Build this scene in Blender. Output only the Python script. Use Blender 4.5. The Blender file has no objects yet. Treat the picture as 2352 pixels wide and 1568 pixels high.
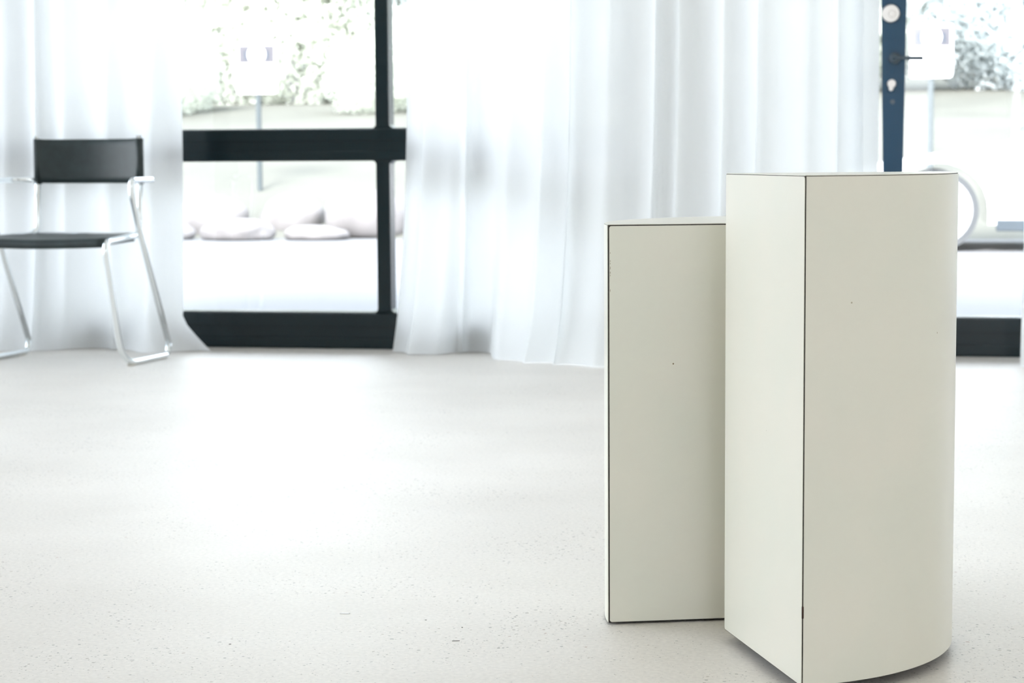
import bpy, bmesh, math, random
from mathutils import Vector, Matrix, noise

sc = bpy.context.scene
COL = sc.collection
PI = math.pi

# ------------------------------------------------------------------ camera
EYE = 0.76
yaw, pitch, roll = math.radians(10.8), math.atan(0.0938), -0.0065
f = Vector((0, math.cos(pitch), -math.sin(pitch)))
u = Vector((0, math.sin(pitch), math.cos(pitch)))
r = Vector((1, 0, 0))
r, u = r * math.cos(roll) + u * math.sin(roll), u * math.cos(roll) - r * math.sin(roll)
Rz = Matrix.Rotation(yaw, 3, 'Z')
r, u, f = Rz @ r, Rz @ u, Rz @ f
cd = bpy.data.cameras.new('camera')
cam = bpy.data.objects.new('camera', cd)
COL.objects.link(cam)
cam.matrix_world = Matrix(((r.x, u.x, -f.x, 0), (r.y, u.y, -f.y, 0), (r.z, u.z, -f.z, EYE), (0, 0, 0, 1)))
cd.sensor_width = 36.0
cd.lens = 70.0
cd.dof.use_dof = True
cd.dof.focus_distance = 2.95
cd.dof.aperture_fstop = 9.0
cd.clip_end = 400
sc.camera = cam

# ------------------------------------------------------------------ sky, exposure
SKY = 5.0
w = bpy.data.worlds.new('sky'); sc.world = w; w.use_nodes = True
nt = w.node_tree; bg = nt.nodes['Background']
tc = nt.nodes.new('ShaderNodeTexCoord'); sep = nt.nodes.new('ShaderNodeSeparateXYZ')
rmp = nt.nodes.new('ShaderNodeValToRGB')
nt.links.new(tc.outputs['Generated'], sep.inputs[0])
nt.links.new(sep.outputs['Z'], rmp.inputs[0])
rmp.color_ramp.elements[0].position = 0.0; rmp.color_ramp.elements[0].color = (0.90, 0.955, 1.0, 1)
rmp.color_ramp.elements[1].position = 0.8; rmp.color_ramp.elements[1].color = (0.78, 0.89, 1.0, 1)
nt.links.new(rmp.outputs[0], bg.inputs[0])
bg.inputs[1].default_value = SKY
sl = bpy.data.lights.new('added_sun', 'SUN'); sl.energy = 9.0; sl.angle = math.radians(25); sl.color = (1.0, 0.97, 0.93)
added_sun = bpy.data.objects.new('added_sun', sl); COL.objects.link(added_sun)
added_sun.rotation_euler = (math.radians(46), 0, math.radians(-14))   # added high behind the building to brighten the lawn and trees
vs = sc.view_settings
vs.view_transform = 'Standard'; vs.look = 'None'; vs.gamma = 1.0; vs.use_curve_mapping = False
vs.exposure = 0.46
sc.cycles.use_denoising = True
sc.cycles.max_bounces = 14
sc.cycles.diffuse_bounces = 8
sc.cycles.transparent_max_bounces = 16
sc.cycles.transmission_bounces = 8
sc.cycles.sample_clamp_indirect = 8.0

# ------------------------------------------------------------------ helpers
def tag(o, label=None, cat=None, group=None, kind=None):
    if label: o['label'] = label
    if cat: o['category'] = cat
    if group: o['group'] = group
    if kind: o['kind'] = kind
    return o

def empty(name, loc=(0, 0, 0), rz=0.0):
    o = bpy.data.objects.new(name, None); COL.objects.link(o)
    o.location = loc; o.rotation_euler = (0, 0, rz); o.empty_display_size = 0.1
    return o

def obj(name, bm, m, parent=None, smooth=False, loc=None):
    me = bpy.data.meshes.new(name)
    bm.normal_update(); bm.to_mesh(me); bm.free()
    for mm in (m if isinstance(m, (list, tuple)) else [m]): me.materials.append(mm)
    if smooth:
        for p in me.polygons: p.use_smooth = True
    o = bpy.data.objects.new(name, me); COL.objects.link(o)
    if parent: o.parent = parent
    if loc: o.location = loc
    return o

def copy_tree(o, parent=None):
    c = o.copy(); COL.objects.link(c)
    if parent is not None: c.parent = parent
    for ch in [x for x in bpy.data.objects if x.parent == o]:
        copy_tree(ch, c)
    return c

def box(bm, x0, x1, y0, y1, z0, z1, bev=0.0):
    b = bmesh.new() if bev else bm
    vs_ = [b.verts.new((x, y, z)) for x in (x0, x1) for y in (y0, y1) for z in (z0, z1)]
    for q in ((0, 1, 3, 2), (4, 6, 7, 5), (0, 4, 5, 1), (2, 3, 7, 6), (0, 2, 6, 4), (1, 5, 7, 3)):
        b.faces.new([vs_[i] for i in q])
    if bev:
        bmesh.ops.bevel(b, geom=b.edges[:], offset=bev, segments=2, profile=0.6, affect='EDGES')
        merge(bm, b)
    return bm

def merge(bm, b):
    mp = {}
    for v in b.verts: mp[v] = bm.verts.new(v.co)
    for fc in b.faces:
        try: bm.faces.new([mp[v] for v in fc.verts])
        except ValueError: pass
    b.free()

def prism(bm, pts, z0, z1):
    lo = [bm.verts.new((p[0], p[1], z0)) for p in pts]
    hi = [bm.verts.new((p[0], p[1], z1)) for p in pts]
    n = len(pts)
    bm.faces.new(lo[::-1]); bm.faces.new(hi)
    for i in range(n):
        j = (i + 1) % n
        bm.faces.new((lo[i], lo[j], hi[j], hi[i]))
    return bm

def cyl(bm, c, axis, rad, h, seg=24, r2=None):
    axis = Vector(axis).normalized(); c = Vector(c)
    a = axis.orthogonal().normalized(); b = axis.cross(a)
    r2 = rad if r2 is None else r2
    lo = [bm.verts.new(c + (a * math.cos(t) + b * math.sin(t)) * rad) for t in [2 * PI * i / seg for i in range(seg)]]
    hi = [bm.verts.new(c + axis * h + (a * math.cos(t) + b * math.sin(t)) * r2) for t in [2 * PI * i / seg for i in range(seg)]]
    bm.faces.new(lo[::-1]); bm.faces.new(hi)
    for i in range(seg):
        j = (i + 1) % seg
        bm.faces.new((lo[i], lo[j], hi[j], hi[i]))
    return bm

def fillet(pts, rads, n=8):
    pts = [Vector(p) for p in pts]; out = [pts[0]]
    for i in range(1, len(pts) - 1):
        p, a, b = pts[i], (pts[i - 1] - pts[i]), (pts[i + 1] - pts[i])
        rr = min(rads[i - 1], a.length * 0.48, b.length * 0.48)
        p0, p1 = p + a.normalized() * rr, p + b.normalized() * rr
        for k in range(n + 1):
            t = k / n
            out.append(p0 * (1 - t) ** 2 + p * 2 * t * (1 - t) + p1 * t * t)
    out.append(pts[-1])
    return out

def tube(bm, pts, rad, seg=14, squash=None):
    pts = [Vector(p) for p in pts]
    T = []
    for i in range(len(pts)):
        a = pts[max(i - 1, 0)]; b = pts[min(i + 1, len(pts) - 1)]
        T.append((b - a).normalized())
    n = T[0].orthogonal().normalized(); rings = []
    for i, p in enumerate(pts):
        n = (n - T[i] * n.dot(T[i])).normalized(); bn = T[i].cross(n)
        rings.append([bm.verts.new(p + (n * math.cos(t) + bn * math.sin(t)) * rad) for t in [2 * PI * k / seg for k in range(seg)]])
    for a, b in zip(rings, rings[1:]):
        for k in range(seg):
            j = (k + 1) % seg
            bm.faces.new((a[k], a[j], b[j], b[k]))
    bm.faces.new(rings[0][::-1]); bm.faces.new(rings[-1])
    return bm

# ------------------------------------------------------------------ materials
def nodes(name):
    m = bpy.data.materials.new(name); m.use_nodes = True
    t = m.node_tree
    return m, t, t.nodes['Principled BSDF'], t.nodes['Material Output']

def plain(name, col, rough=0.5, metal=0.0, spec=0.5, coat=0.0, var=0.0, scale=8.0, bump=0.0, bscale=200.0):
    m, t, p, out = nodes(name)
    p.inputs['Base Color'].default_value = (*col, 1)
    p.inputs['Roughness'].default_value = rough
    p.inputs['Metallic'].default_value = metal
    p.inputs['Specular IOR Level'].default_value = spec
    p.inputs['Coat Weight'].default_value = coat
    c = t.nodes.new('ShaderNodeTexCoord')
    if var:
        n = t.nodes.new('ShaderNodeTexNoise'); n.inputs['Scale'].default_value = scale; n.inputs['Detail'].default_value = 3
        t.links.new(c.outputs['Object'], n.inputs['Vector'])
        rp = t.nodes.new('ShaderNodeValToRGB')
        rp.color_ramp.elements[0].position = 0.3; rp.color_ramp.elements[1].position = 0.7
        rp.color_ramp.elements[0].color = (*[x * (1 - var) for x in col], 1)
        rp.color_ramp.elements[1].color = (*[min(1, x * (1 + var)) for x in col], 1)
        t.links.new(n.outputs['Fac'], rp.inputs[0]); t.links.new(rp.outputs[0], p.inputs['Base Color'])
    if bump:
        n2 = t.nodes.new('ShaderNodeTexNoise'); n2.inputs['Scale'].default_value = bscale
        t.links.new(c.outputs['Object'], n2.inputs['Vector'])
        b = t.nodes.new('ShaderNodeBump'); b.inputs['Strength'].default_value = bump; b.inputs['Distance'].default_value = 0.002
        t.links.new(n2.outputs['Fac'], b.inputs['Height']); t.links.new(b.outputs[0], p.inputs['Normal'])
    return m

def mat_laminate():
    m, t, p, out = nodes('cream_laminate')
    c = t.nodes.new('ShaderNodeTexCoord')
    n = t.nodes.new('ShaderNodeTexNoise'); n.inputs['Scale'].default_value = 7; n.inputs['Detail'].default_value = 2
    t.links.new(c.outputs['Object'], n.inputs['Vector'])
    rp = t.nodes.new('ShaderNodeValToRGB')
    rp.color_ramp.elements[0].position = 0.35; rp.color_ramp.elements[1].position = 0.65
    rp.color_ramp.elements[0].color = (0.710, 0.705, 0.625, 1)
    rp.color_ramp.elements[1].color = (0.733, 0.712, 0.632, 1)
    t.links.new(n.outputs['Fac'], rp.inputs[0])
    # a few tiny chips and marks
    v = t.nodes.new('ShaderNodeTexVoronoi'); v.inputs['Scale'].default_value = 11; v.inputs['Randomness'].default_value = 1
    t.links.new(c.outputs['Object'], v.inputs['Vector'])
    lt = t.nodes.new('ShaderNodeMath'); lt.operation = 'LESS_THAN'; lt.inputs[1].default_value = 0.016
    t.links.new(v.outputs['Distance'], lt.inputs[0])
    mx = t.nodes.new('ShaderNodeMix'); mx.data_type = 'RGBA'
    mx.inputs[7].default_value = (0.42, 0.38, 0.28, 1)
    t.links.new(lt.outputs[0], mx.inputs[0]); t.links.new(rp.outputs[0], mx.inputs[6])
    t.links.new(mx.outputs[2], p.inputs['Base Color'])
    p.inputs['Roughness'].default_value = 0.30
    p.inputs['Specular IOR Level'].default_value = 0.45
    n2 = t.nodes.new('ShaderNodeTexNoise'); n2.inputs['Scale'].default_value = 900
    t.links.new(c.outputs['Object'], n2.inputs['Vector'])
    b = t.nodes.new('ShaderNodeBump'); b.inputs['Strength'].default_value = 0.08; b.inputs['Distance'].default_value = 0.0006
    t.links.new(n2.outputs['Fac'], b.inputs['Height']); t.links.new(b.outputs[0], p.inputs['Normal'])
    return m

def mat_concrete():
    m, t, p, out = nodes('polished_concrete')
    c = t.nodes.new('ShaderNodeTexCoord')
    def noise_(scale, detail=4, vec=None):
        n = t.nodes.new('ShaderNodeTexNoise'); n.inputs['Scale'].default_value = scale; n.inputs['Detail'].default_value = detail
        t.links.new(vec or c.outputs['Object'], n.inputs['Vector']); return n.outputs['Fac']
    def ramp(inp, els):
        rp = t.nodes.new('ShaderNodeValToRGB')
        while len(rp.color_ramp.elements) < len(els): rp.color_ramp.elements.new(0.5)
        for e, (pos, col) in zip(rp.color_ramp.elements, els):
            e.position = pos; e.color = (*col, 1)
        t.links.new(inp, rp.inputs[0]); return rp.outputs[0]
    def mix(a, b, fac, mode='MIX'):
        x = t.nodes.new('ShaderNodeMix'); x.data_type = 'RGBA'; x.blend_type = mode
        if isinstance(fac, float): x.inputs[0].default_value = fac
        else: t.links.new(fac, x.inputs[0])
        for k, q in ((6, a), (7, b)):
            if isinstance(q, tuple): x.inputs[k].default_value = (*q, 1)
            else: t.links.new(q, x.inputs[k])
        return x.outputs[2]
    base = ramp(noise_(1.7, 5), [(0.3, (0.70, 0.665, 0.62)), (0.7, (0.79, 0.755, 0.71))])
    fine = ramp(noise_(130, 3), [(0.3, (0.86, 0.86, 0.86)), (0.7, (1.0, 1.0, 1.0))])
    col = mix(base, fine, 1.0, 'MULTIPLY')
    # exposed aggregate: small dark, grey and rust-coloured stones of several sizes
    dens = noise_(2.6, 2)
    for sc_, thr, cols in ((150, 0.15, ((0.10, 0.10, 0.09), (0.30, 0.27, 0.22))),
                           (75, 0.14, ((0.09, 0.095, 0.09), (0.28, 0.22, 0.17))),
                           (38, 0.085, ((0.12, 0.13, 0.125), (0.33, 0.17, 0.12)))):
        # bend the lookup so the stones are angular, not round
        nd = t.nodes.new('ShaderNodeTexNoise'); nd.inputs['Scale'].default_value = sc_ * 1.6
        t.links.new(c.outputs['Object'], nd.inputs['Vector'])
        va = t.nodes.new('ShaderNodeVectorMath'); va.operation = 'MULTIPLY_ADD'
        va.inputs[1].default_value = (0.35 / sc_,) * 3
        t.links.new(nd.outputs['Color'], va.inputs[0]); t.links.new(c.outputs['Object'], va.inputs[2])
        v = t.nodes.new('ShaderNodeTexVoronoi'); v.inputs['Scale'].default_value = sc_
        t.links.new(va.outputs[0], v.inputs['Vector'])
        sepc = t.nodes.new('ShaderNodeSeparateColor'); t.links.new(v.outputs['Color'], sepc.inputs[0])
        # each stone has its own size
        th = t.nodes.new('ShaderNodeMath'); th.operation = 'MULTIPLY'
        t.links.new(sepc.outputs[0], th.inputs[0])
        dd = t.nodes.new('ShaderNodeMapRange'); dd.inputs['From Min'].default_value = 0.35; dd.inputs['From Max'].default_value = 0.65
        dd.inputs['To Min'].default_value = thr * 0.7; dd.inputs['To Max'].default_value = thr * 1.8
        t.links.new(dens, dd.inputs['Value']); t.links.new(dd.outputs[0], th.inputs[1])
        lt = t.nodes.new('ShaderNodeMath'); lt.operation = 'LESS_THAN'
        t.links.new(v.outputs['Distance'], lt.inputs[0]); t.links.new(th.outputs[0], lt.inputs[1])
        ml = t.nodes.new('ShaderNodeMath'); ml.operation = 'MULTIPLY'; ml.inputs[1].default_value = 0.6
        t.links.new(lt.outputs[0], ml.inputs[0])
        sc_col = ramp(sepc.outputs[1], [(0.55, cols[0]), (0.9, cols[1])])
        col = mix(col, sc_col, ml.outputs[0])
    t.links.new(col, p.inputs['Base Color'])
    # trowel streaks change the gloss
    mp = t.nodes.new('ShaderNodeMapping'); mp.inputs['Scale'].default_value = (1.0, 3.5, 1); mp.inputs['Rotation'].default_value = (0, 0, 0.25)
    t.links.new(c.outputs['Object'], mp.inputs[0])
    rr = t.nodes.new('ShaderNodeMapRange'); rr.inputs['To Min'].default_value = 0.46; rr.inputs['To Max'].default_value = 0.62
    t.links.new(noise_(3.2, 6, mp.outputs[0]), rr.inputs['Value'])
    t.links.new(rr.outputs[0], p.inputs['Roughness'])
    p.inputs['Specular IOR Level'].default_value = 0.42
    p.inputs['Coat Weight'].default_value = 0.75
    p.inputs['Coat Roughness'].default_value = 0.5
    b = t.nodes.new('ShaderNodeBump'); b.inputs['Strength'].default_value = 0.06; b.inputs['Distance'].default_value = 0.004
    t.links.new(noise_(22, 4, mp.outputs[0]), b.inputs['Height']); t.links.new(b.outputs[0], p.inputs['Normal'])
    return m

def mat_sheer():
    m, t, p, out = nodes('sheer_voile')
    t.nodes.remove(p)
    d = t.nodes.new('ShaderNodeBsdfDiffuse'); d.inputs[0].default_value = (0.93, 0.95, 0.965, 1)
    tr = t.nodes.new('ShaderNodeBsdfTranslucent'); tr.inputs[0].default_value = (0.93, 0.95, 0.965, 1)
    tp = t.nodes.new('ShaderNodeBsdfTransparent')
    a = t.nodes.new('ShaderNodeMixShader'); a.inputs[0].default_value = 0.53
    b = t.nodes.new('ShaderNodeMixShader'); b.inputs[0].default_value = 0.03
    t.links.new(d.outputs[0], a.inputs[1]); t.links.new(tr.outputs[0], a.inputs[2])
    t.links.new(a.outputs[0], b.inputs[1]); t.links.new(tp.outputs[0], b.inputs[2])
    t.links.new(b.outputs[0], out.inputs[0])
    return m

def mat_glass():
    m, t, p, out = nodes('window_glass')
    t.nodes.remove(p)
    g = t.nodes.new('ShaderNodeBsdfGlossy'); g.inputs['Roughness'].default_value = 0.02
    tp = t.nodes.new('ShaderNodeBsdfTransparent'); tp.inputs[0].default_value = (0.98, 0.98, 0.98, 1)
    fr = t.nodes.new('ShaderNodeFresnel'); fr.inputs[0].default_value = 1.45
    mx = t.nodes.new('ShaderNodeMixShader')
    t.links.new(fr.outputs[0], mx.inputs[0]); t.links.new(tp.outputs[0], mx.inputs[1]); t.links.new(g.outputs[0], mx.inputs[2])
    t.links.new(mx.outputs[0], out.inputs[0])
    return m

def mat_leaf(name, col, var, scale):
    m = plain(name, col, 0.8, spec=0.2, var=var, scale=scale)
    t = m.node_tree; p = t.nodes['Principled BSDF']; out = t.nodes['Material Output']
    tr = t.nodes.new('ShaderNodeBsdfTranslucent')
    t.links.new(p.inputs['Base Color'].links[0].from_socket, tr.inputs[0])
    mx = t.nodes.new('ShaderNodeMixShader'); mx.inputs[0].default_value = 0.5
    t.links.new(p.outputs[0], mx.inputs[1]); t.links.new(tr.outputs[0], mx.inputs[2]); t.links.new(mx.outputs[0], out.inputs[0])
    return m

M = dict(
    laminate=mat_laminate(), concrete=mat_concrete(), sheer=mat_sheer(), glass=mat_glass(),
    core=plain('dark_core', (0.020, 0.014, 0.010), 0.7, bump=0.3, bscale=300),
    chip=plain('chip_brown', (0.045, 0.022, 0.015), 0.8),
    scuff=plain('scuff_tan', (0.22, 0.16, 0.09), 0.8),
    frame=plain('dark_powder_coat', (0.003, 0.012, 0.016), 0.25, spec=0.38),
    doorframe=plain('blue_grey_stile', (0.008, 0.055, 0.115), 0.30, spec=0.34),  # bluer base than the dark rails of the same door
    steel=plain('brushed_steel', (0.72, 0.69, 0.67), 0.38, metal=0.9),
    darksteel=plain('dark_steel', (0.10, 0.13, 0.16), 0.35, metal=0.8),
    chrome=plain('chrome_tube', (0.86, 0.90, 0.92), 0.2, metal=1.0),
    leather=plain('black_leather', (0.012, 0.022, 0.024), 0.42, spec=0.5, var=0.2, scale=30, bump=0.25, bscale=260),
    felt=plain('pale_felt', (0.55, 0.52, 0.46), 0.95),
    wall=plain('warm_white_paint', (0.87, 0.85, 0.81), 0.85, var=0.02, scale=3),
    ceil=plain('white_ceiling_paint', (0.90, 0.88, 0.84), 0.9),
    paving=plain('pale_paving', (0.125, 0.125, 0.13), 0.85, var=0.08, scale=0.5),
    lawn=plain('dry_lawn', (0.10, 0.10, 0.085), 0.95, var=0.12, scale=0.7, bump=0.4, bscale=12),
    leaf=mat_leaf('pale_foliage', (0.72, 0.76, 0.77), 0.10, 0.5),  # both leaf colours whitened in place of overexposure and veiling flare
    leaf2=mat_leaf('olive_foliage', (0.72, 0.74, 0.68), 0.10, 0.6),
    bark=plain('grey_bark', (0.42, 0.41, 0.46), 0.9, var=0.2, scale=4),
    rock=plain('pale_boulder', (0.165, 0.155, 0.155), 0.9, var=0.2, scale=3.5, bump=0.2, bscale=18),
    signw=plain('sign_white', (0.86, 0.86, 0.88), 0.5),
    signl=plain('sign_lilac', (0.085, 0.08, 0.092), 0.5),
    signb=plain('sign_slate', (0.045, 0.055, 0.075), 0.5),
    signr=plain('sign_red', (0.10, 0.075, 0.08), 0.5),
    galv=plain('galvanised_post', (0.07, 0.085, 0.09), 0.5, metal=0.0),
    carpaint=plain('white_car_paint', (0.83, 0.83, 0.84), 0.25, coat=1.0),
    carglass=plain('car_window', (0.05, 0.075, 0.09), 0.05, spec=0.8),
    rubber=plain('tyre_rubber', (0.085, 0.09, 0.096), 0.9),
    alloy=plain('alloy_wheel', (0.75, 0.75, 0.77), 0.35, metal=0.6),
    carlow=plain('dark_sill', (0.05, 0.065, 0.08), 0.6),
    lamp=plain('amber_lens', (0.8, 0.35, 0.12), 0.2),
)

# ------------------------------------------------------------------ room shell
WY = 7.585          # inner face of the glazed wall
XL, XR, YR, ZC = -4.4, 3.6, -4.0, 3.2

bm = bmesh.new(); box(bm, XL - 0.2, XR + 0.2, YR - 0.2, WY + 0.09, -0.2, 0.0)
tag(obj('floor', bm, M['concrete']), 'polished concrete floor with small dark aggregate', kind='structure')
bm = bmesh.new(); box(bm, XL - 0.2, XR + 0.2, YR - 0.2, WY + 0.2, ZC, ZC + 0.15)
tag(obj('ceiling', bm, M['ceil']), kind='structure')

def wall_with_holes(bm, axis, c0, c1, a0, a1, z0, z1, holes):
    """a wall slab along X (axis='x') or Y with rectangular openings [(a0,a1,z0,z1)]"""
    def put(p0, p1, q0, q1):
        if p1 - p0 < 1e-4 or q1 - q0 < 1e-4: return
        if axis == 'x': box(bm, p0, p1, c0, c1, q0, q1)
        else: box(bm, c0, c1, p0, p1, q0, q1)
    cur = a0
    for (h0, h1, g0, g1) in sorted(holes):
        put(cur, h0, z0, z1); put(h0, h1, z0, g0); put(h0, h1, g1, z1); cur = h1
    put(cur, a1, z0, z1)

HEAD = 2.75
PIER0, PIER1 = -0.96, -0.50
bm = bmesh.new()
wall_with_holes(bm, 'x', WY, WY + 0.2, XL, XR, 0, ZC, [(-4.2, PIER0, 0, HEAD), (PIER1, 3.4, 0, HEAD)])
tag(obj('wall_back', bm, M['wall']), kind='structure')
LW = (2.25, 7.3, 0.05, 3.1)
bm = bmesh.new(); wall_with_holes(bm, 'y', XL - 0.2, XL, YR, WY, 0, ZC, [LW])
tag(obj('wall_left', bm, M['wall']), kind='structure')
bm = bmesh.new(); box(bm, XR, XR + 0.2, YR, WY, 0, ZC)
tag(obj('wall_right', bm, M['wall']), kind='structure')
RH = [(-0.55, 0.42, 0.0, 2.1), (1.05, 3.3, 0.3, 2.85)]
bm = bmesh.new(); wall_with_holes(bm, 'x', YR - 0.2, YR, XL, XR, 0, ZC, RH)
tag(obj('wall_rear', bm, M['wall']), kind='structure')

# glazed wall -------------------------------------------------------
def rail(name, x0, x1, z0, z1, parent, mat, y0=WY - 0.012, y1=WY + 0.07, grooves=True):
    b = bmesh.new(); box(b, x0, x1, y0, y1, z0, z1, 0.003)
    h = z1 - z0
    if grooves:
        box(b, x0 + 0.001, x1 - 0.001, y0 - 0.006, y0 + 0.002, z0 + 0.04 * h, z0 + 0.30 * h, 0.002)
        box(b, x0 + 0.001, x1 - 0.001, y0 - 0.009, y0 + 0.002, z0 + 0.62 * h, z0 + 0.97 * h, 0.002)
    return obj(name, b, mat, parent)

def pane(x0, x1, z0, z1, parent):
    b = bmesh.new(); box(b, x0, x1, WY + 0.028, WY + 0.034, z0, z1)
    return obj('glass_pane', b, M['glass'], parent)

ZB, ZT0, ZT1 = 0.146, 0.7395, 0.8675
MUL = [(-4.2, -4.13), (-3.47, -3.40), (-1.9815, -1.9265), (PIER0 - 0.055, PIER0)]
w1 = empty('window_1', (0, 0, 0)); tag(w1, kind='structure')
rail('bottom_rail', -4.2, PIER0, 0.0, ZB, w1, M['frame'])
rail('mid_rail', -4.2, PIER0, ZT0, ZT1, w1, M['frame'])
rail('top_rail', -4.2, PIER0, HEAD - 0.07, HEAD, w1, M['frame'], grooves=False)
for a, b_ in MUL:
    for z0, z1 in ((ZB, ZT0), (ZT1, HEAD - 0.07)):
        b = bmesh.new(); box(b, a, b_, WY - 0.012, WY + 0.07, z0 - 0.001, z1 + 0.001, 0.003)
        # soft fillets where the mullion meets the rails
        s = 0.012
        for (zz, sg) in ((z0, 1), (z1, -1)):
            for (xx, sx) in ((a, -1), (b_, 1)):
                tri = [(xx, zz), (xx + sx * s, zz), (xx + sx * s * 0.35, zz + sg * s * 0.35), (xx, zz + sg * s)]
                lo = [b.verts.new((p[0], WY - 0.008, p[1])) for p in tri]; hi = [b.verts.new((p[0], WY + 0.066, p[1])) for p in tri]
                b.faces.new(lo); b.faces.new(hi[::-1])
                for i in range(4):
                    j = (i + 1) % 4; b.faces.new((lo[i], hi[i], hi[j], lo[j]))
        obj('mullion', b, M['frame'], w1)
for (a, b_) in zip(MUL, MUL[1:]):
    for z0, z1 in ((ZB, ZT0), (ZT1, HEAD - 0.07)):
        pane(a[1], b_[0], z0, z1, w1)

w2 = empty('window_2'); tag(w2, kind='structure')
rail('bottom_rail', PIER1, -0.052, 0.0, ZB, w2, M['frame'])
rail('top_rail', PIER1, -0.052, HEAD - 0.07, HEAD, w2, M['frame'], grooves=False)
pane(PIER1, -0.052, ZB, HEAD - 0.07, w2)

# glazed door with its lock hardware ---------------------------------
DX0, DX1, DR = -0.045, 1.10, 0.955
d1 = empty('door_1'); tag(d1, kind='structure')
b = bmesh.new()   # stile tapers a touch: the frame and leaf stand slightly out of line
vs_ = []
for z, x0, x1 in ((ZB, -0.024, 0.034), (HEAD - 0.07, -0.072, 0.060)):
    for y in (WY - 0.02, WY + 0.06):
        vs_ += [b.verts.new((x0, y, z)), b.verts.new((x1, y, z))]
for q in ((0, 1, 3, 2), (4, 6, 7, 5), (0, 4, 5, 1), (2, 3, 7, 6), (0, 2, 6, 4), (1, 5, 7, 3)):
    b.faces.new([vs_[i] for i in q])
bmesh.ops.recalc_face_normals(b, faces=b.faces[:])
obj('lock_stile', b, M['doorframe'], d1)
b = bmesh.new(); box(b, DX1 - 0.075, DX1, WY - 0.02, WY + 0.06, ZB, HEAD - 0.07, 0.003); obj('hinge_stile', b, M['doorframe'], d1)
rail('bottom_rail', -0.05, DX1, 0.0, ZB + 0.002, d1, M['frame'], y0=WY - 0.02)
rail('top_rail', -0.05, DX1, HEAD - 0.07, HEAD, d1, M['frame'], grooves=False)
pane(0.034, DX1 - 0.075, ZB, HEAD - 0.07, d1)
b = bmesh.new(); cyl(b, (-0.011, WY - 0.020, 1.2694), (0, -1, 0), 0.034, 0.010, 32, 0.031)
cyl(b, (-0.007, WY - 0.030, 1.268), (0, -1, 0), 0.014, 0.004, 24, 0.012)
obj('lock_rosette', b, M['steel'], d1)
b = bmesh.new(); cyl(b, (0.006, WY - 0.020, 1.1045), (0, -1, 0), 0.022, 0.008, 28)
tube(b, fillet([(0.006, WY - 0.026, 1.1045), (0.006, WY - 0.070, 1.1045), (0.108, WY - 0.070, 1.1025)], [0.018]), 0.0075, 12)
obj('lever_handle', b, M['darksteel'], d1, smooth=True)
b = bmesh.new(); cyl(b, (-0.005, WY - 0.020, 1.012), (0, -1, 0), 0.017, 0.010, 28, 0.015)
cyl(b, (-0.007, WY - 0.021, 0.994), (0, -1, 0), 0.010, 0.016, 20, 0.008)
obj('thumb_turn', b, M['steel'], d1)
b = bmesh.new(); cyl(b, (-0.0012, WY - 0.020, 0.9458), (0, -1, 0), 0.0085, 0.003, 20)
obj('keyhole_cover', b, M['darksteel'], d1)

w3 = empty('window_3'); tag(w3, kind='structure')
rail('bottom_rail', DX1 + 0.004, 3.4, 0.0, ZB, w3, M['frame'])
rail('top_rail', DX1 + 0.004, 3.4, HEAD - 0.07, HEAD, w3, M['frame'], grooves=False)
pane(DX1 + 0.004, 3.4, ZB, HEAD - 0.07, w3)

# side glazing, then unseen rear openings added for fill light and stile reflection
w4 = empty('window_4'); tag(w4, kind='structure')
b = bmesh.new()
for y in (LW[0], 4.7, LW[1] - 0.06): box(b, XL - 0.1, XL - 0.02, y, y + 0.06, LW[2], LW[3])
box(b, XL - 0.1, XL - 0.02, LW[0] + 0.06, LW[1] - 0.06, LW[2], LW[2] + 0.06); box(b, XL - 0.1, XL - 0.02, LW[0] + 0.06, LW[1] - 0.06, LW[3] - 0.06, LW[3])
obj('frame', b, M['frame'], w4)
b = bmesh.new(); box(b, XL - 0.07, XL - 0.064, LW[0] + 0.06, LW[1] - 0.06, LW[2] + 0.06, LW[3] - 0.06); obj('glass_pane', b, M['glass'], w4)
for nm, (a0, a1, z0, z1) in zip(('added_rear_door', 'added_rear_window'), RH):
    e = empty(nm); tag(e, kind='structure')
    b = bmesh.new()
    for x in (a0, a1 - 0.05): box(b, x, x + 0.05, YR - 0.12, YR - 0.05, z0, z1)
    box(b, a0 + 0.05, a1 - 0.05, YR - 0.12, YR - 0.05, z1 - 0.05, z1); box(b, a0 + 0.05, a1 - 0.05, YR - 0.12, YR - 0.05, z0, z0 + 0.05)
    obj('frame', b, M['frame'], e)
    b = bmesh.new(); box(b, a0 + 0.05, a1 - 0.05, YR - 0.09, YR - 0.084, z0 + 0.05, z1 - 0.05); obj('glass_pane', b, M['glass'], e)

# ------------------------------------------------------------------ pedestals (quarter cylinders of laminate on a dark core)
def arc(R, a0, a1, n=40, R2=None):
    return [(R * math.cos(a0 + (a1 - a0) * i / n), R * math.sin(a0 + (a1 - a0) * i / n)) for i in range(n + 1)]

def flat_sheet(bm, L0, L1, z0, z1, off, th, rc):
    """sheet in the local XZ plane (x from L0 to L1), rounded corners, outer face at y = -off-th"""
    pts = []
    for cx_, cz_, a in ((L1 - rc, z0 + rc, -PI / 2), (L1 - rc, z1 - rc, 0), (L0 + rc, z1 - rc, PI / 2), (L0 + rc, z0 + rc, PI)):
        for k in range(5):
            t = a + k / 4 * PI / 2
            pts.append((cx_ + rc * math.cos(t), cz_ + rc * math.sin(t)))
    A = [bm.verts.new((x, -off - th, z)) for x, z in pts]; B = [bm.verts.new((x, -off, z)) for x, z in pts]
    bm.faces.new(A); bm.faces.new(B[::-1])
    for i in range(len(pts)):
        j = (i + 1) % len(pts); bm.faces.new((A[i], B[i], B[j], A[j]))
    return bm

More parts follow.
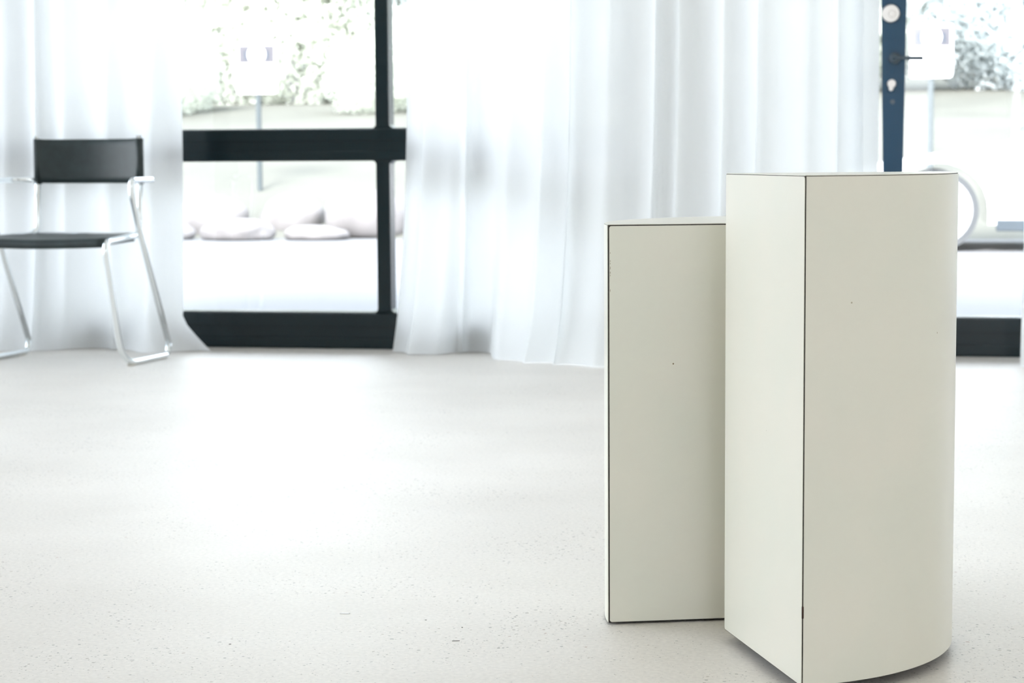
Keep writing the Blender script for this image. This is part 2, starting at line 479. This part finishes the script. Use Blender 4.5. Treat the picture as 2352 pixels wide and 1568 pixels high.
def pedestal(name, apex, ang, R, g, top, edge_gap, top_gap, rc):
    """apex = the right-angled corner; the flat faces run from it along ang and ang+90 deg; the arc joins them"""
    root = empty(name, (apex[0], apex[1], 0), ang)
    th = 0.001
    zt = top - th
    b = bmesh.new(); prism(b, [(0, 0)] + arc(R, 0, PI / 2), g, zt)
    obj('core', b, M['core'], root)
    b = bmesh.new()      # flat face 1, along local +x, looking towards -y
    flat_sheet(b, 0.0008, R - edge_gap[0], g + 0.0015, zt - top_gap[0], 0, th, rc); obj('side_panel', b, M['laminate'], root)
    b = bmesh.new()      # flat face 2, along local +y, looking towards -x
    flat_sheet(b, 0.0008, R - edge_gap[0], g + 0.0015, zt - top_gap[0], 0, th, rc)
    for v in b.verts: v.co = Vector((v.co.y, v.co.x, v.co.z))
    bmesh.ops.reverse_faces(b, faces=b.faces[:])
    obj('side_panel', b, M['laminate'], root)
    b = bmesh.new()      # curved sheet
    e = edge_gap[1] / R; n = 72
    inn = arc(R, e, PI / 2 - e, n); out_ = arc(R + th, e, PI / 2 - e, n)
    z0, z1 = g + 0.001, zt - top_gap[1]
    v = [[b.verts.new((p[0], p[1], z)) for p in ring] for ring in (inn, out_) for z in (z0, z1)]
    for i in range(n):
        b.faces.new((v[2][i], v[2][i + 1], v[3][i + 1], v[3][i]))
        b.faces.new((v[0][i], v[1][i], v[1][i + 1], v[0][i + 1]))
        b.faces.new((v[1][i], v[3][i], v[3][i + 1], v[1][i + 1]))
        b.faces.new((v[0][i], v[0][i + 1], v[2][i + 1], v[2][i]))
    b.faces.new((v[0][0], v[2][0], v[3][0], v[1][0])); b.faces.new((v[0][n], v[1][n], v[3][n], v[2][n]))
    o = obj('curved_panel', b, M['laminate'], root)
    for p in o.data.polygons: p.use_smooth = abs(p.normal.z) < 0.3 and p.area > 1e-6 and p.index % 1 == 0
    try: o.data.set_sharp_from_angle(angle=math.radians(40))
    except Exception: pass
    b = bmesh.new(); prism(b, [(0.0004, 0.0004)] + arc(R - 0.0003, 0.001, PI / 2 - 0.001, 56), zt, top); obj('top_panel', b, M['laminate'], root)
    for (a, rr) in ((0.12, R * 0.86), (PI / 4, R * 0.86), (PI / 2 - 0.12, R * 0.86), (PI / 4, R * 0.16)):
        b = bmesh.new(); cyl(b, (rr * math.cos(a), rr * math.sin(a), 0.0), (0, 0, 1), 0.013, g, 20); obj('felt_glide', b, M['felt'], root)
    return root

# front, taller
p1 = pedestal('pedestal', (-0.2502, 3.0821), math.radians(-67.4), 0.3475, 0.015, 0.7295, (0.0, 0.0016), (0.0009, 0.0009), 0.004)
tag(p1, 'taller front quarter-round display pedestal in cream laminate with a dark seam at its corner', 'pedestal', 'cream quarter-round pedestals')
b = bmesh.new(); box(b, 0.3462, 0.3486, -0.0006, 0.0022, 0.112, 0.129, 0.0004); obj('chipped_edge', b, M['chip'], p1)

# rear, lower: apex hidden behind the front one, its flat face turned to the camera
a2 = math.radians(18.0); R2 = 0.362
ap = (-0.4435 + R2 * math.cos(a2), 3.1462 + R2 * math.sin(a2))
p2 = pedestal('pedestal', ap, a2 + PI / 2, R2, 0.003, 0.6485, (0.0020, 0.0008), (0.0018, 0.0004), 0.0035)
tag(p2, 'lower quarter-round display pedestal in cream laminate standing half behind the taller one', 'pedestal', 'cream quarter-round pedestals')
# scuffs on the flat face of the lower pedestal, local frame: flat face 2 runs along +y, outer surface at x = -0.001
random.seed(3)
for z, h in ((0.602, 0.002), (0.589, 0.0022), (0.585, 0.002), (0.577, 0.004), (0.570, 0.003), (0.566, 0.002), (0.541, 0.004)):
    yy = R2 - 0.0032 - random.random() * 0.0004
    sb = bmesh.new(); box(sb, -0.00125, -0.0006, yy - 0.0003, yy + 0.0003, z, z + h); obj('scuff_mark', sb, M['scuff'], p2)
sb = bmesh.new(); cyl(sb, (-0.0006, R2 - 0.106, 0.4235), (-1, 0, 0), 0.0013, 0.0006, 10); obj('scuff_mark', sb, M['scuff'], p2)

# ------------------------------------------------------------------ debris on the floor
def debris(name, x, y, sx, sy, sz, rz, m, label, cat):
    b = bmesh.new(); box(b, -sx / 2, sx / 2, -sy / 2, sy / 2, 0, sz, min(sx, sy, sz) * 0.2)
    for v in b.verts: v.co.x += 0.25 * sx * (v.co.y / max(sy, 1e-6)); v.co.y *= 1 - 0.6 * max(0, v.co.x / sx)
    o = obj(name, b, m, loc=(x, y, 0.0)); o.rotation_euler = (0, 0, rz); tag(o, label, cat); return o
debris('paper_scrap', -0.888, 3.153, 0.014, 0.005, 0.0012, 0.1, M['signw'], 'tiny white paper scrap lying on the open floor', 'scrap')
debris('twig', -0.665, 2.999, 0.010, 0.0010, 0.0008, 0.28, M['core'], 'thin dark splinter on the floor left of the lower pedestal', 'splinter')
debris('grit', -0.674, 3.088, 0.0016, 0.0016, 0.001, 0, M['core'], 'black speck of grit behind the thin dark splinter', 'grit')
debris('grit', -0.744, 3.129, 0.0028, 0.001, 0.0007, 0.2, M['core'], 'small grey crumb between the white scrap and the black speck', 'grit')
debris('grit', -1.010, 2.9225, 0.003, 0.001, 0.0007, 0.3, M['core'], 'dark crumb on the floor nearest the bottom edge, left of the white scrap', 'grit')

# ------------------------------------------------------------------ chair
def make_chair():
    ang = math.radians(-6.0)
    o = empty('armchair', (-2.700, 7.158, 0), ang)   # local +x = image right, -y = forwards
    tag(o, 'chrome tubular cantilever armchair with black leather sling seat and back beside the curtain', 'chair')
    W, rt = -0.60, 0.0112
    def P(v, f_, z): return (v, -f_, z)
    for side in (0, 1):
        vo = 0.0 if side == 0 else W
        s = -1 if side == 0 else 1
        vi = vo + s * (0.048 if side == 0 else 0.125)
        vf = vo + s * 0.004
        b = bmesh.new()
        pts = [P(vo, 0.0, 0.10), P(vo, 0.0, rt), P(vo, 0.365, rt), P(vf, 0.468, 0.459), P(vi, 0.110, 0.472), P(vi, 0.095, 0.84)]
        rads = [0.02, 0.075, 0.050, 0.045]
        tube(b, fillet([P(vo, -0.012, 0.055)] + [P(vo, -0.004, rt)] + pts[2:], [0.03, 0.11, 0.050, 0.045]), rt)
        obj('side_frame', b, M['chrome'], o, smooth=True)
        b = bmesh.new()
        va = vo - s * 0.000
        tube(b, fillet([P(va, -0.012, 0.055), P(va, 0.195, 0.473), P(va, 0.258, 0.625), P(va, 0.262, 0.676), P(va, 0.080, 0.676), P(vi, 0.060, 0.676)],
                       [0.03, 0.05, 0.035, 0.03]), rt)
        obj('arm_tube', b, M['chrome'], o, smooth=True)
    # seat sling
    def sling(name, fn, th, nu=18, nv=12):
        b = bmesh.new()
        top = [[b.verts.new(fn(i / nu, j / nv, 0)) for j in range(nv + 1)] for i in range(nu + 1)]
        bot = [[b.verts.new(fn(i / nu, j / nv, th)) for j in range(nv + 1)] for i in range(nu + 1)]
        for i in range(nu):
            for j in range(nv):
                b.faces.new((top[i][j], top[i + 1][j], top[i + 1][j + 1], top[i][j + 1]))
                b.faces.new((bot[i][j], bot[i][j + 1], bot[i + 1][j + 1], bot[i + 1][j]))
        for i in range(nu):
            b.faces.new((top[i][0], bot[i][0], bot[i + 1][0], top[i + 1][0])); b.faces.new((top[i][nv], top[i + 1][nv], bot[i + 1][nv], bot[i][nv]))
        for j in range(nv):
            b.faces.new((top[0][j], top[0][j + 1], bot[0][j + 1], bot[0][j])); b.faces.new((top[nu][j], bot[nu][j], bot[nu][j + 1], top[nu][j + 1]))
        bmesh.ops.recalc_face_normals(b, faces=b.faces[:])
        return obj(name, b, M['leather'], o, smooth=True)
    def seat_fn(a, c, t):
        inset = 0.006 + (0.024 if c < 0.3 else 0.0)
        fwd = 0.125 + c * 0.333
        xr = -(0.062 * (1 - c) + 0.012 * c); xl = W + 0.138 * (1 - c) + 0.012 * c
        x = xl + (xr - xl) * a
        z = 0.463 - 0.002 * c - 0.016 * math.sin(PI * a) * math.sin(PI * min(c, 0.85)) + 0.0125
        if c > 0.93: z -= 0.006
        return P(x, fwd, z - t)
    s_ = sling('seat', seat_fn, 0.028)
    def back_fn(a, c, t):
        x = (W + 0.120) + (abs(W) - 0.163) * a
        z = 0.663 + 0.165 * c + (0.003 * (2 * a - 1) ** 8)
        fwd = 0.100 - 0.040 * math.sin(PI * a) ** 0.8 + 0.013 - t
        return P(x, fwd, z)
    bk = sling('backrest', back_fn, 0.006, 28, 6)
    for sx in (W + 0.125, -0.048):
        b = bmesh.new(); tube(b, [P(sx, 0.098, 0.660), P(sx, 0.095, 0.830)], 0.0155, 16); obj('backrest_sleeve', b, M['leather'], o, smooth=True)
    b = bmesh.new(); tube(b, [P(W + 0.125, 0.110, 0.470), P(-0.048, 0.110, 0.470)], 0.009); obj('cross_tube', b, M['chrome'], o, smooth=True)
    for v_ in (0.0, W):
        for f_ in (0.05, 0.29):
            b = bmesh.new(); box(b, v_ - 0.008, v_ + 0.008, -f_ - 0.02, -f_ + 0.02, 0.0, 0.006, 0.001); obj('floor_glide', b, M['felt'], o)
    return o
make_chair()

# ------------------------------------------------------------------ curtains
def polyline(pts, s):
    x = pts[0][0] + (pts[-1][0] - pts[0][0]) * s
    for a, b in zip(pts, pts[1:]):
        if x <= b[0] + 1e-9:
            t = (x - a[0]) / (b[0] - a[0]); t = t * t * (3 - 2 * t)
            return (x, a[1] * (1 - t) + b[1] * t)
    return pts[-1]

def curtain(label, top, hem, pleats, seed, amp=0.028, kick=None, gather=()):
    """sheer cloth hung in irregular pleats from a track to the floor"""
    rnd = random.Random(seed)
    nu, nz = int(pleats * 16), 46
    Z = 2.70
    # irregular pleat phase
    steps = [0]; amps = []
    for i in range(pleats * 2):
        steps.append(steps[-1] + rnd.uniform(0.45, 1.55)); amps.append(rnd.uniform(0.45, 1.3))
    amps.append(1)
    tot = steps[-1]
    def wave(s, z):
        q = s * tot; i = 0
        while i < len(steps) - 2 and steps[i + 1] < q: i += 1
        t = (q - steps[i]) / (steps[i + 1] - steps[i])
        a = amps[i] * (1 - t) + amps[i + 1] * t
        v = (1 if i % 2 == 0 else -1) * math.cos(PI * t)
        v2 = math.sin(PI * (i + t))
        return v * a, v2 * a
    b = bmesh.new(); rows = []
    for k in range(nz + 1):
        z = Z * (1 - k / nz) ** 1.35 + 0.004
        h = 1 - z / Z
        row = []
        for i in range(nu + 1):
            s = i / nu
            tx, ty = polyline(top, s); hx, hy = polyline(hem, s)
            wgt = max(0.0, h) ** 5
            x = tx + (hx - tx) * wgt; y = ty + (hy - ty) * wgt
            sdrift = s + 0.004 * noise.noise(Vector((s * 6, z * 0.7, seed)))
            v, v2 = wave(min(max(sdrift, 0), 1), z)
            loose = 0.75 + 0.5 * h + 0.25 * noise.noise(Vector((s * 9, z * 1.1, seed + 5)))
            edge = min(1, s * 40, (1 - s) * 40)
            y += amp * v * loose * (0.3 + 0.7 * edge)
            x += amp * 0.62 * v2 * loose * edge
            if z < 0.22:      # the hem breaks softly on the floor
                q = (1 - z / 0.22) ** 2
                y -= q * (0.03 + 0.035 * noise.noise(Vector((s * 14, 1.3, seed))))
                x += q * 0.03 * noise.noise(Vector((s * 17, 5.1, seed)))
            if kick and z < kick[1]:
                q = (1 - z / kick[1]) ** 1.2 * max(0, 1 - (abs(s - kick[2]) / kick[3])) ** 1.0
                x += kick[0] * q
            y = min(y, WY - 0.035 - (0.015 if x > -0.2 and x < 1.2 else 0))
            row.append(b.verts.new((x, y, z)))
        rows.append(row)
    for k in range(nz):
        for i in range(nu):
            b.faces.new((rows[k][i], rows[k][i + 1], rows[k + 1][i + 1], rows[k + 1][i]))
    o = obj('curtain', b, M['sheer'], smooth=True)
    tag(o, label, 'curtain', 'white sheer curtains along the glazed wall')
    return o

curtain('white sheer floor-length curtain hanging behind the armchair',
        [(-4.34, 7.43), (-2.72, 7.43)],
        [(-4.34, 7.36), (-3.9, 7.38), (-3.30, 7.33), (-3.18, 7.44), (-3.06, 7.46), (-2.85, 7.34), (-2.73, 7.40)],
        10, 11, amp=0.018, kick=(0.13, 0.13, 1.0, 0.10))
curtain('wide white sheer curtain in soft folds behind the two pedestals',
        [(-1.815, 7.44), (-1.60, 7.32), (-1.1, 7.22), (-0.5, 7.22), (-0.05, 7.43)],
        [(-1.895, 7.47), (-1.71, 7.36), (-1.66, 7.50), (-1.53, 7.50), (-1.42, 7.22), (-1.25, 7.16), (-1.01, 7.05), (-0.75, 7.10), (-0.40, 7.25), (-0.05, 7.42)],
        13, 5, amp=0.022)
curtain('white sheer curtain at the far right side of the glass door',
        [(0.478, 7.42), (1.3, 7.42), (2.3, 7.42)],
        [(0.452, 7.22), (0.60, 7.15), (1.3, 7.3), (2.3, 7.4)],
        14, 23, amp=0.028)
b = bmesh.new(); box(b, -4.38, 3.4, 7.40, 7.46, 2.705, 2.74)
# ceiling drop brackets keep the track up
for x in (-4.0, -2.2, -0.7, 0.9, 2.6): box(b, x - 0.01, x + 0.01, 7.42, 7.44, 2.74, ZC)
tag(obj('curtain_track', b, M['steel']), 'straight metal curtain track above the glazed wall', 'curtain track')

# ------------------------------------------------------------------ outdoors
b = bmesh.new(); box(b, -45, 40, WY + 0.2, 17.9, -0.12, -0.005)
tag(obj('ground', b, M['paving']), kind='structure')
b = bmesh.new()
nx, ny = 60, 30
gr = []
for j in range(ny + 1):
    row = []
    for i in range(nx + 1):
        x = -45 + 85 * i / nx; y = 17.9 + 40 * j / ny
        t = (y - 17.9) / 11.0
        z = 1.55 * (1 - math.exp(-t * 1.6)) / (1 - math.exp(-1.6)) + 0.10 * noise.noise(Vector((x * 0.25, y * 0.25, 0)))* min(1, t * 3) if t < 1 else 1.55 + 0.10 * noise.noise(Vector((x * 0.25, y * 0.25, 0))) + (t - 1) * 0.9
        row.append(b.verts.new((x, y, z - 0.01)))
    gr.append(row)
for j in range(ny):
    for i in range(nx): b.faces.new((gr[j][i], gr[j][i + 1], gr[j + 1][i + 1], gr[j + 1][i]))
tag(obj('lawn', b, M['lawn'], smooth=True), kind='structure')

def lawn_z(x, y):
    t = max(0, (y - 17.9) / 11.0)
    return 1.55 * (1 - math.exp(-t * 1.6)) / (1 - math.exp(-1.6)) if t < 1 else 1.55 + (t - 1) * 0.9

# boulders
def boulder(x, y, z, sx, sy, sz, seed, label):
    b = bmesh.new(); bmesh.ops.create_icosphere(b, subdivisions=4, radius=1)
    for v in b.verts:
        n = noise.noise(v.co * 0.9 + Vector((seed, 0, 0))) * 0.16 + noise.noise(v.co * 2.3 + Vector((0, seed, 0))) * 0.05
        v.co *= 1 + n
        v.co.z = math.copysign(abs(v.co.z) ** 0.85, v.co.z)
        if v.co.z < -0.55: v.co.z = -0.55
    for v in b.verts: v.co = Vector((v.co.x * sx, v.co.y * sy, (v.co.z + 0.55) * sz / 1.55))
    o = obj('boulder', b, M['rock'], smooth=True, loc=(x, y, z)); tag(o, label, 'boulder', 'pale boulders along the lawn edge')
BO = [
    (-6.42, 18.3, 0.00, 0.36, 0.3, 0.40, 1, 'leftmost large pale boulder at the curtain edge beyond the window'),
    (-5.66, 18.45, 0.02, 0.33, 0.3, 0.38, 2, 'wide pale boulder directly below the left street sign'),
    (-4.86, 18.2, 0.00, 0.40, 0.34, 0.44, 3, 'tallest rounded pale boulder just left of the dark mullion'),
    (-4.10, 18.35, 0.00, 0.32, 0.3, 0.37, 4, 'pale boulder right behind the dark mullion'),
    (-5.92, 17.55, 0.0, 0.34, 0.25, 0.19, 5, 'low pale boulder in front, left of the smaller front stone'),
    (-5.18, 17.6, 0.0, 0.30, 0.22, 0.13, 6, 'flat low stone in front of the tallest boulder'),
    (-6.62, 17.6, 0.0, 0.28, 0.22, 0.17, 7, 'low pale boulder at the lower left, half behind the curtain'),
    (-3.28, 18.3, 0.0, 0.38, 0.3, 0.40, 8, 'pale boulder seen through the curtain right of the mullion'),
]
for a in BO: boulder(*a)

# street signs
def street_sign(x, y, w_, h_, zb, label):
    z0 = lawn_z(x, y)
    o = empty('street_sign', (x, y, z0)); tag(o, label, 'sign', 'white street signs on the lawn')
    zb -= z0
    b = bmesh.new(); cyl(b, (0, 0.03, -0.05), (0, 0, 1), 0.028, zb + h_ + 0.02, 16); obj('post', b, M['galv'], o)
    b = bmesh.new(); n = 6; rc = 0.035; pts = []
    for cx_, cz_, a in ((w_ / 2 - rc, zb + rc, -PI / 2), (w_ / 2 - rc, zb + h_ - rc, 0), (-w_ / 2 + rc, zb + h_ - rc, PI / 2), (-w_ / 2 + rc, zb + rc, PI)):
        for k in range(n):
            t = a + k / (n - 1) * PI / 2; pts.append((cx_ + rc * math.cos(t), cz_ + rc * math.sin(t)))
    A = [b.verts.new((p[0], -0.004, p[1])) for p in pts]; B = [b.verts.new((p[0], 0.0, p[1])) for p in pts]
    b.faces.new(A); b.faces.new(B[::-1])
    for i in range(len(pts)):
        j = (i + 1) % len(pts); b.faces.new((A[i], B[i], B[j], A[j]))
    pl = obj('sign_plate', b, M['signw'], o)
    zt = zb + h_
    b = bmesh.new(); box(b, -w_ / 2 + 0.025, w_ / 2 - 0.025, -0.0055, -0.004, zt - 0.21, zt - 0.035); obj('sign_band', b, M['signl'], pl)
    b = bmesh.new(); cyl(b, (0, -0.0055, zt - 0.125), (0, -1, 0), 0.095, 0.002, 32); obj('sign_disc', b, M['signw'], pl)
    for s in (-1, 1):
        b = bmesh.new(); box(b, s * 0.118 - 0.014, s * 0.118 + 0.014, -0.0075, -0.0055, zt - 0.18, zt - 0.085); obj('sign_bar', b, M['signb'], pl)
        b = bmesh.new(); box(b, s * 0.15 - 0.035, s * 0.15 + 0.035, -0.0055, -0.004, zt - 0.31, zt - 0.302); obj('sign_line', b, M['signr'], pl)
    return o
street_sign(-6.332, 19.5, 0.425, 0.52, 1.39, 'white street sign with a dark-edged disc on a thin post, seen through the left window')
street_sign(0.355, 19.5, 0.40, 0.51, 1.46, 'blank-looking white street sign seen through the glass door beside the handle')

# trees
def crown_mesh(name, blobs, n, leaf, seed, mat):
    rnd = random.Random(seed); b = bmesh.new()
    for (cx_, cy_, cz_, rr) in blobs:
        k = int(n * rr * rr)
        for i in range(k):
            d = Vector((rnd.gauss(0, 1), rnd.gauss(0, 1), rnd.gauss(0, 1))).normalized()
            rad = rr * (0.55 + 0.45 * rnd.random() ** 0.5) * (1 + 0.22 * noise.noise(d * 2.2 + Vector((cx_, cy_, seed))))
            c = Vector((cx_, cy_, cz_)) + d * rad
            nrm = (d + Vector((rnd.uniform(-1, 1), rnd.uniform(-1, 1), rnd.uniform(-1, 1))) * 0.8).normalized()
            a = nrm.orthogonal().normalized(); a.rotate(Matrix.Rotation(rnd.uniform(0, 6.28), 3, nrm)); q = nrm.cross(a)
            s = leaf * rnd.uniform(0.6, 1.4)
            b.faces.new([b.verts.new(c + a * s), b.verts.new(c + q * s * 0.5 + nrm * s * 0.1), b.verts.new(c - a * s), b.verts.new(c - q * s * 0.5 - nrm * s * 0.1)])
    me = bpy.data.meshes.new(name); b.to_mesh(me); b.free(); me.materials.append(mat); return me
def trunk_mesh(h, seed):
    rnd = random.Random(seed); b = bmesh.new()
    base = Vector((0, 0, -0.3)); top = Vector((0.25, 0, h))
    tube(b, fillet([base, (0.05, 0.02, h * 0.5), top], [0.5]), 0.13, 10)
    for i in range(5):
        a = rnd.uniform(0, 6.28); z = h * rnd.uniform(0.35, 0.8)
        tube(b, fillet([(0.06, 0, z), (0.5 * math.cos(a), 0.5 * math.sin(a), z + 0.5), (1.4 * math.cos(a), 1.4 * math.sin(a), z + 1.5)], [0.3]), 0.05, 8)
    me = bpy.data.meshes.new('trunk'); b.to_mesh(me); b.free(); me.materials.append(M['bark']); return me
KIND = [
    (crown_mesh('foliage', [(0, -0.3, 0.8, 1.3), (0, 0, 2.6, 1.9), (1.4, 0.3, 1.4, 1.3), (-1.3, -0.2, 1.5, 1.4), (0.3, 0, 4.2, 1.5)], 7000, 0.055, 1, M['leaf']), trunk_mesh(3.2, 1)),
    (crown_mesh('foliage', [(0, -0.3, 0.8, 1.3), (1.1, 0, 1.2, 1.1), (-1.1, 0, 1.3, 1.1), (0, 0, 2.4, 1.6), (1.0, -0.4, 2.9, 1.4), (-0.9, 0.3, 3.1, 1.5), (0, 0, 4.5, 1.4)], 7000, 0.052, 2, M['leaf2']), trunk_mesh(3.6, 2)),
    (crown_mesh('foliage', [(0, 0, 0.8, 0.95), (0.8, 0, 0.6, 0.7), (-0.8, 0.1, 0.55, 0.7)], 9000, 0.035, 3, M['leaf2']), None),
]
def tree(kind, x, y, s, rz, label, group, name='tree', cat='tree'):
    cm, tm = KIND[kind]
    o = empty(name, (x, y, lawn_z(x, y)), rz); o.scale = (s, s, s); tag(o, label, cat, group)
    c = bpy.data.objects.new('foliage', cm); COL.objects.link(c); c.parent = o
    if tm:
        c = bpy.data.objects.new('trunk', tm); COL.objects.link(c); c.parent = o
TG = 'pale trees at the top of the lawn'
rnd = random.Random(8)
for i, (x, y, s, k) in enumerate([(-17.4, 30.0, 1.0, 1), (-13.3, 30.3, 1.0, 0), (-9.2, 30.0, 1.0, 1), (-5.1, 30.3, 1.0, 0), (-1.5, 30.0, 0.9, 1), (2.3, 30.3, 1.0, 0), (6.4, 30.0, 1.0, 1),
                                  (-20.5, 43.0, 2.1, 1), (-11.0, 43.2, 2.1, 0), (-1.0, 43.0, 2.1, 1), (9.0, 43.2, 2.1, 0)]):  # oversized back row added to block sky glare on the floor
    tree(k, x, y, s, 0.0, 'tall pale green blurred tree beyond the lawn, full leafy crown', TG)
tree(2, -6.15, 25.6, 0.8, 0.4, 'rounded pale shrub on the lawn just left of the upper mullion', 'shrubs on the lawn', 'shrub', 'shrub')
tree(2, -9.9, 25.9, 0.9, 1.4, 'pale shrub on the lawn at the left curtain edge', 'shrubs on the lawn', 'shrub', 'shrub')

# parked car beyond the glass door, nose to the left
def car():
    o = empty('car', (0.35, 15.75, 0)); tag(o, 'white parked car beyond the glass door, nose pointing left', 'car')
    # local x: front wheel centre at 0, body runs +x; y 0 = near side
    Wd = 1.70
    side = [(-0.78, 0.22), (-0.84, 0.42), (-0.80, 0.58), (-0.45, 0.68), (0.10, 0.77), (0.62, 0.86), (0.75, 0.89), (1.7, 0.92), (2.7, 0.94), (3.25, 0.96), (3.38, 0.75), (3.36, 0.30), (3.30, 0.20)]
    b = bmesh.new()
    def wheel_cut(cx_):
        return [(cx_ + 0.38 * math.cos(t), 0.31 + 0.37 * math.sin(t)) for t in [PI * k / 14 for k in range(15)] ]
    low = [p for p in wheel_cut(2.52) if p[1] > 0.19] + [p for p in wheel_cut(0.0) if p[1] > 0.19]
    low = [(x, z) for x, z in wheel_cut(2.52)] + [(x, z) for x, z in wheel_cut(0.0)]
    prof = side + [(2.52 + 0.38, 0.20)] + low[:15] + [(2.52 - 0.38, 0.20), (0.38, 0.20)] + low[15:] + [(-0.38, 0.20)]
    rings = []
    for y, k, dz in ((0.0, 0.0, 0.0), (-0.03, 0.5, 0), (Wd + 0.03, 0.5, 0), (Wd, 0.0, 0)):
        rings.append([b.verts.new((x * (1.0), y + (0.06 if z > 0.75 else 0) * (1 if y < 1 else -1), z)) for x, z in prof])
    rings = [rings[1], rings[2]]
    n = len(prof)
    for v in [v for v in b.verts if not any(v in rg for rg in rings)]: b.verts.remove(v)
    for i in range(n):
        j = (i + 1) % n
        b.faces.new((rings[0][i], rings[0][j], rings[1][j], rings[1][i]))
    b.faces.new(rings[0][::-1]); b.faces.new(rings[1])
    bmesh.ops.recalc_face_normals(b, faces=b.faces[:])
    bmesh.ops.triangulate(b, faces=[fc for fc in b.faces if len(fc.verts) > 4])
    obj('body', b, M['carpaint'], o)
    # cabin
    cab0 = [(0.62, 0.86), (1.30, 1.36), (1.75, 1.44), (2.55, 1.42), (3.05, 1.10), (3.22, 0.95)]
    b = bmesh.new()
    A = [b.verts.new((x, 0.04 + (z - 0.86) * 0.30, z)) for x, z in cab0]; B = [b.verts.new((x, Wd - 0.04 - (z - 0.86) * 0.30, z)) for x, z in cab0]
    for i in range(len(A) - 1): b.faces.new((A[i], B[i], B[i + 1], A[i + 1]))
    b.faces.new(A); b.faces.new(B[::-1]); b.faces.new((A[0], A[-1], B[-1], B[0]))
    bmesh.ops.recalc_face_normals(b, faces=b.faces[:])
    cb = obj('cabin', b, M['carpaint'], o)
    def quad(name, pts, m, th=0.008):
        q = bmesh.new(); P_ = [Vector(p) for p in pts]
        nn = (P_[1] - P_[0]).cross(P_[2] - P_[0]).normalized() * th
        lo = [q.verts.new(p - nn) for p in P_]; hi = [q.verts.new(p + nn) for p in P_]
        q.faces.new(lo[::-1]); q.faces.new(hi)
        for i in range(len(P_)):
            j = (i + 1) % len(P_); q.faces.new((lo[i], lo[j], hi[j], hi[i]))
        bmesh.ops.recalc_face_normals(q, faces=q.faces[:])
        return obj(name, q, m, cb)
    def sy(z): return 0.04 + (z - 0.86) * 0.30 - 0.002
    quad('side_window', [(0.98, sy(0.93), 0.93), (1.36, sy(1.32), 1.32), (1.72, sy(1.38), 1.38), (1.78, sy(0.95), 0.95)], M['carglass'])
    quad('side_window', [(1.85, sy(0.95), 0.95), (1.80, sy(1.38), 1.38), (2.50, sy(1.36), 1.36), (2.90, sy(1.02), 1.02)], M['carglass'])
    quad('windscreen', [(0.70, 0.14, 0.925), (1.27, 0.26, 1.345), (1.27, Wd - 0.26, 1.345), (0.70, Wd - 0.14, 0.925)], M['carglass'], 0.012)
    for cx_ in (0.0, 2.52):
        for y0, sgn in ((-0.045, 1), (Wd + 0.045, -1)):
            q = bmesh.new(); cyl(q, (cx_, y0, 0.31), (0, sgn, 0), 0.31, 0.20, 40)
            cyl(q, (cx_, y0 + sgn * 0.20, 0.31), (0, sgn, 0), 0.20, 0.3, 20)
            wl = obj('wheel', q, M['rubber'], o)
            q = bmesh.new(); cyl(q, (cx_, y0 - sgn * 0.006, 0.31), (0, sgn, 0), 0.262, 0.01, 32)
            for k in range(5):
                t = 2 * PI * k / 5
                tube(q, [(cx_, y0 - sgn * 0.010, 0.31), (cx_ + 0.24 * math.cos(t), y0 - sgn * 0.010, 0.31 + 0.24 * math.sin(t))], 0.014, 6)
            obj('rim', q, M['alloy'], wl)
    q = bmesh.new(); box(q, 0.44, 2.08, -0.035, 0.02, 0.15, 0.24, 0.01); obj('sill', q, M['carlow'], o)
    q = bmesh.new(); bmesh.ops.create_icosphere(q, subdivisions=3, radius=1)
    for v in q.verts: v.co = Vector((v.co.x * 0.09 + 0.92, v.co.y * 0.06 - 0.10, v.co.z * 0.065 + 0.97))
    obj('wing_mirror', q, M['carlow'], o, smooth=True)
    q = bmesh.new(); box(q, -0.80, -0.52, -0.036, 0.06, 0.50, 0.60, 0.02); obj('headlamp', q, M['alloy'], o)
    return o
car()
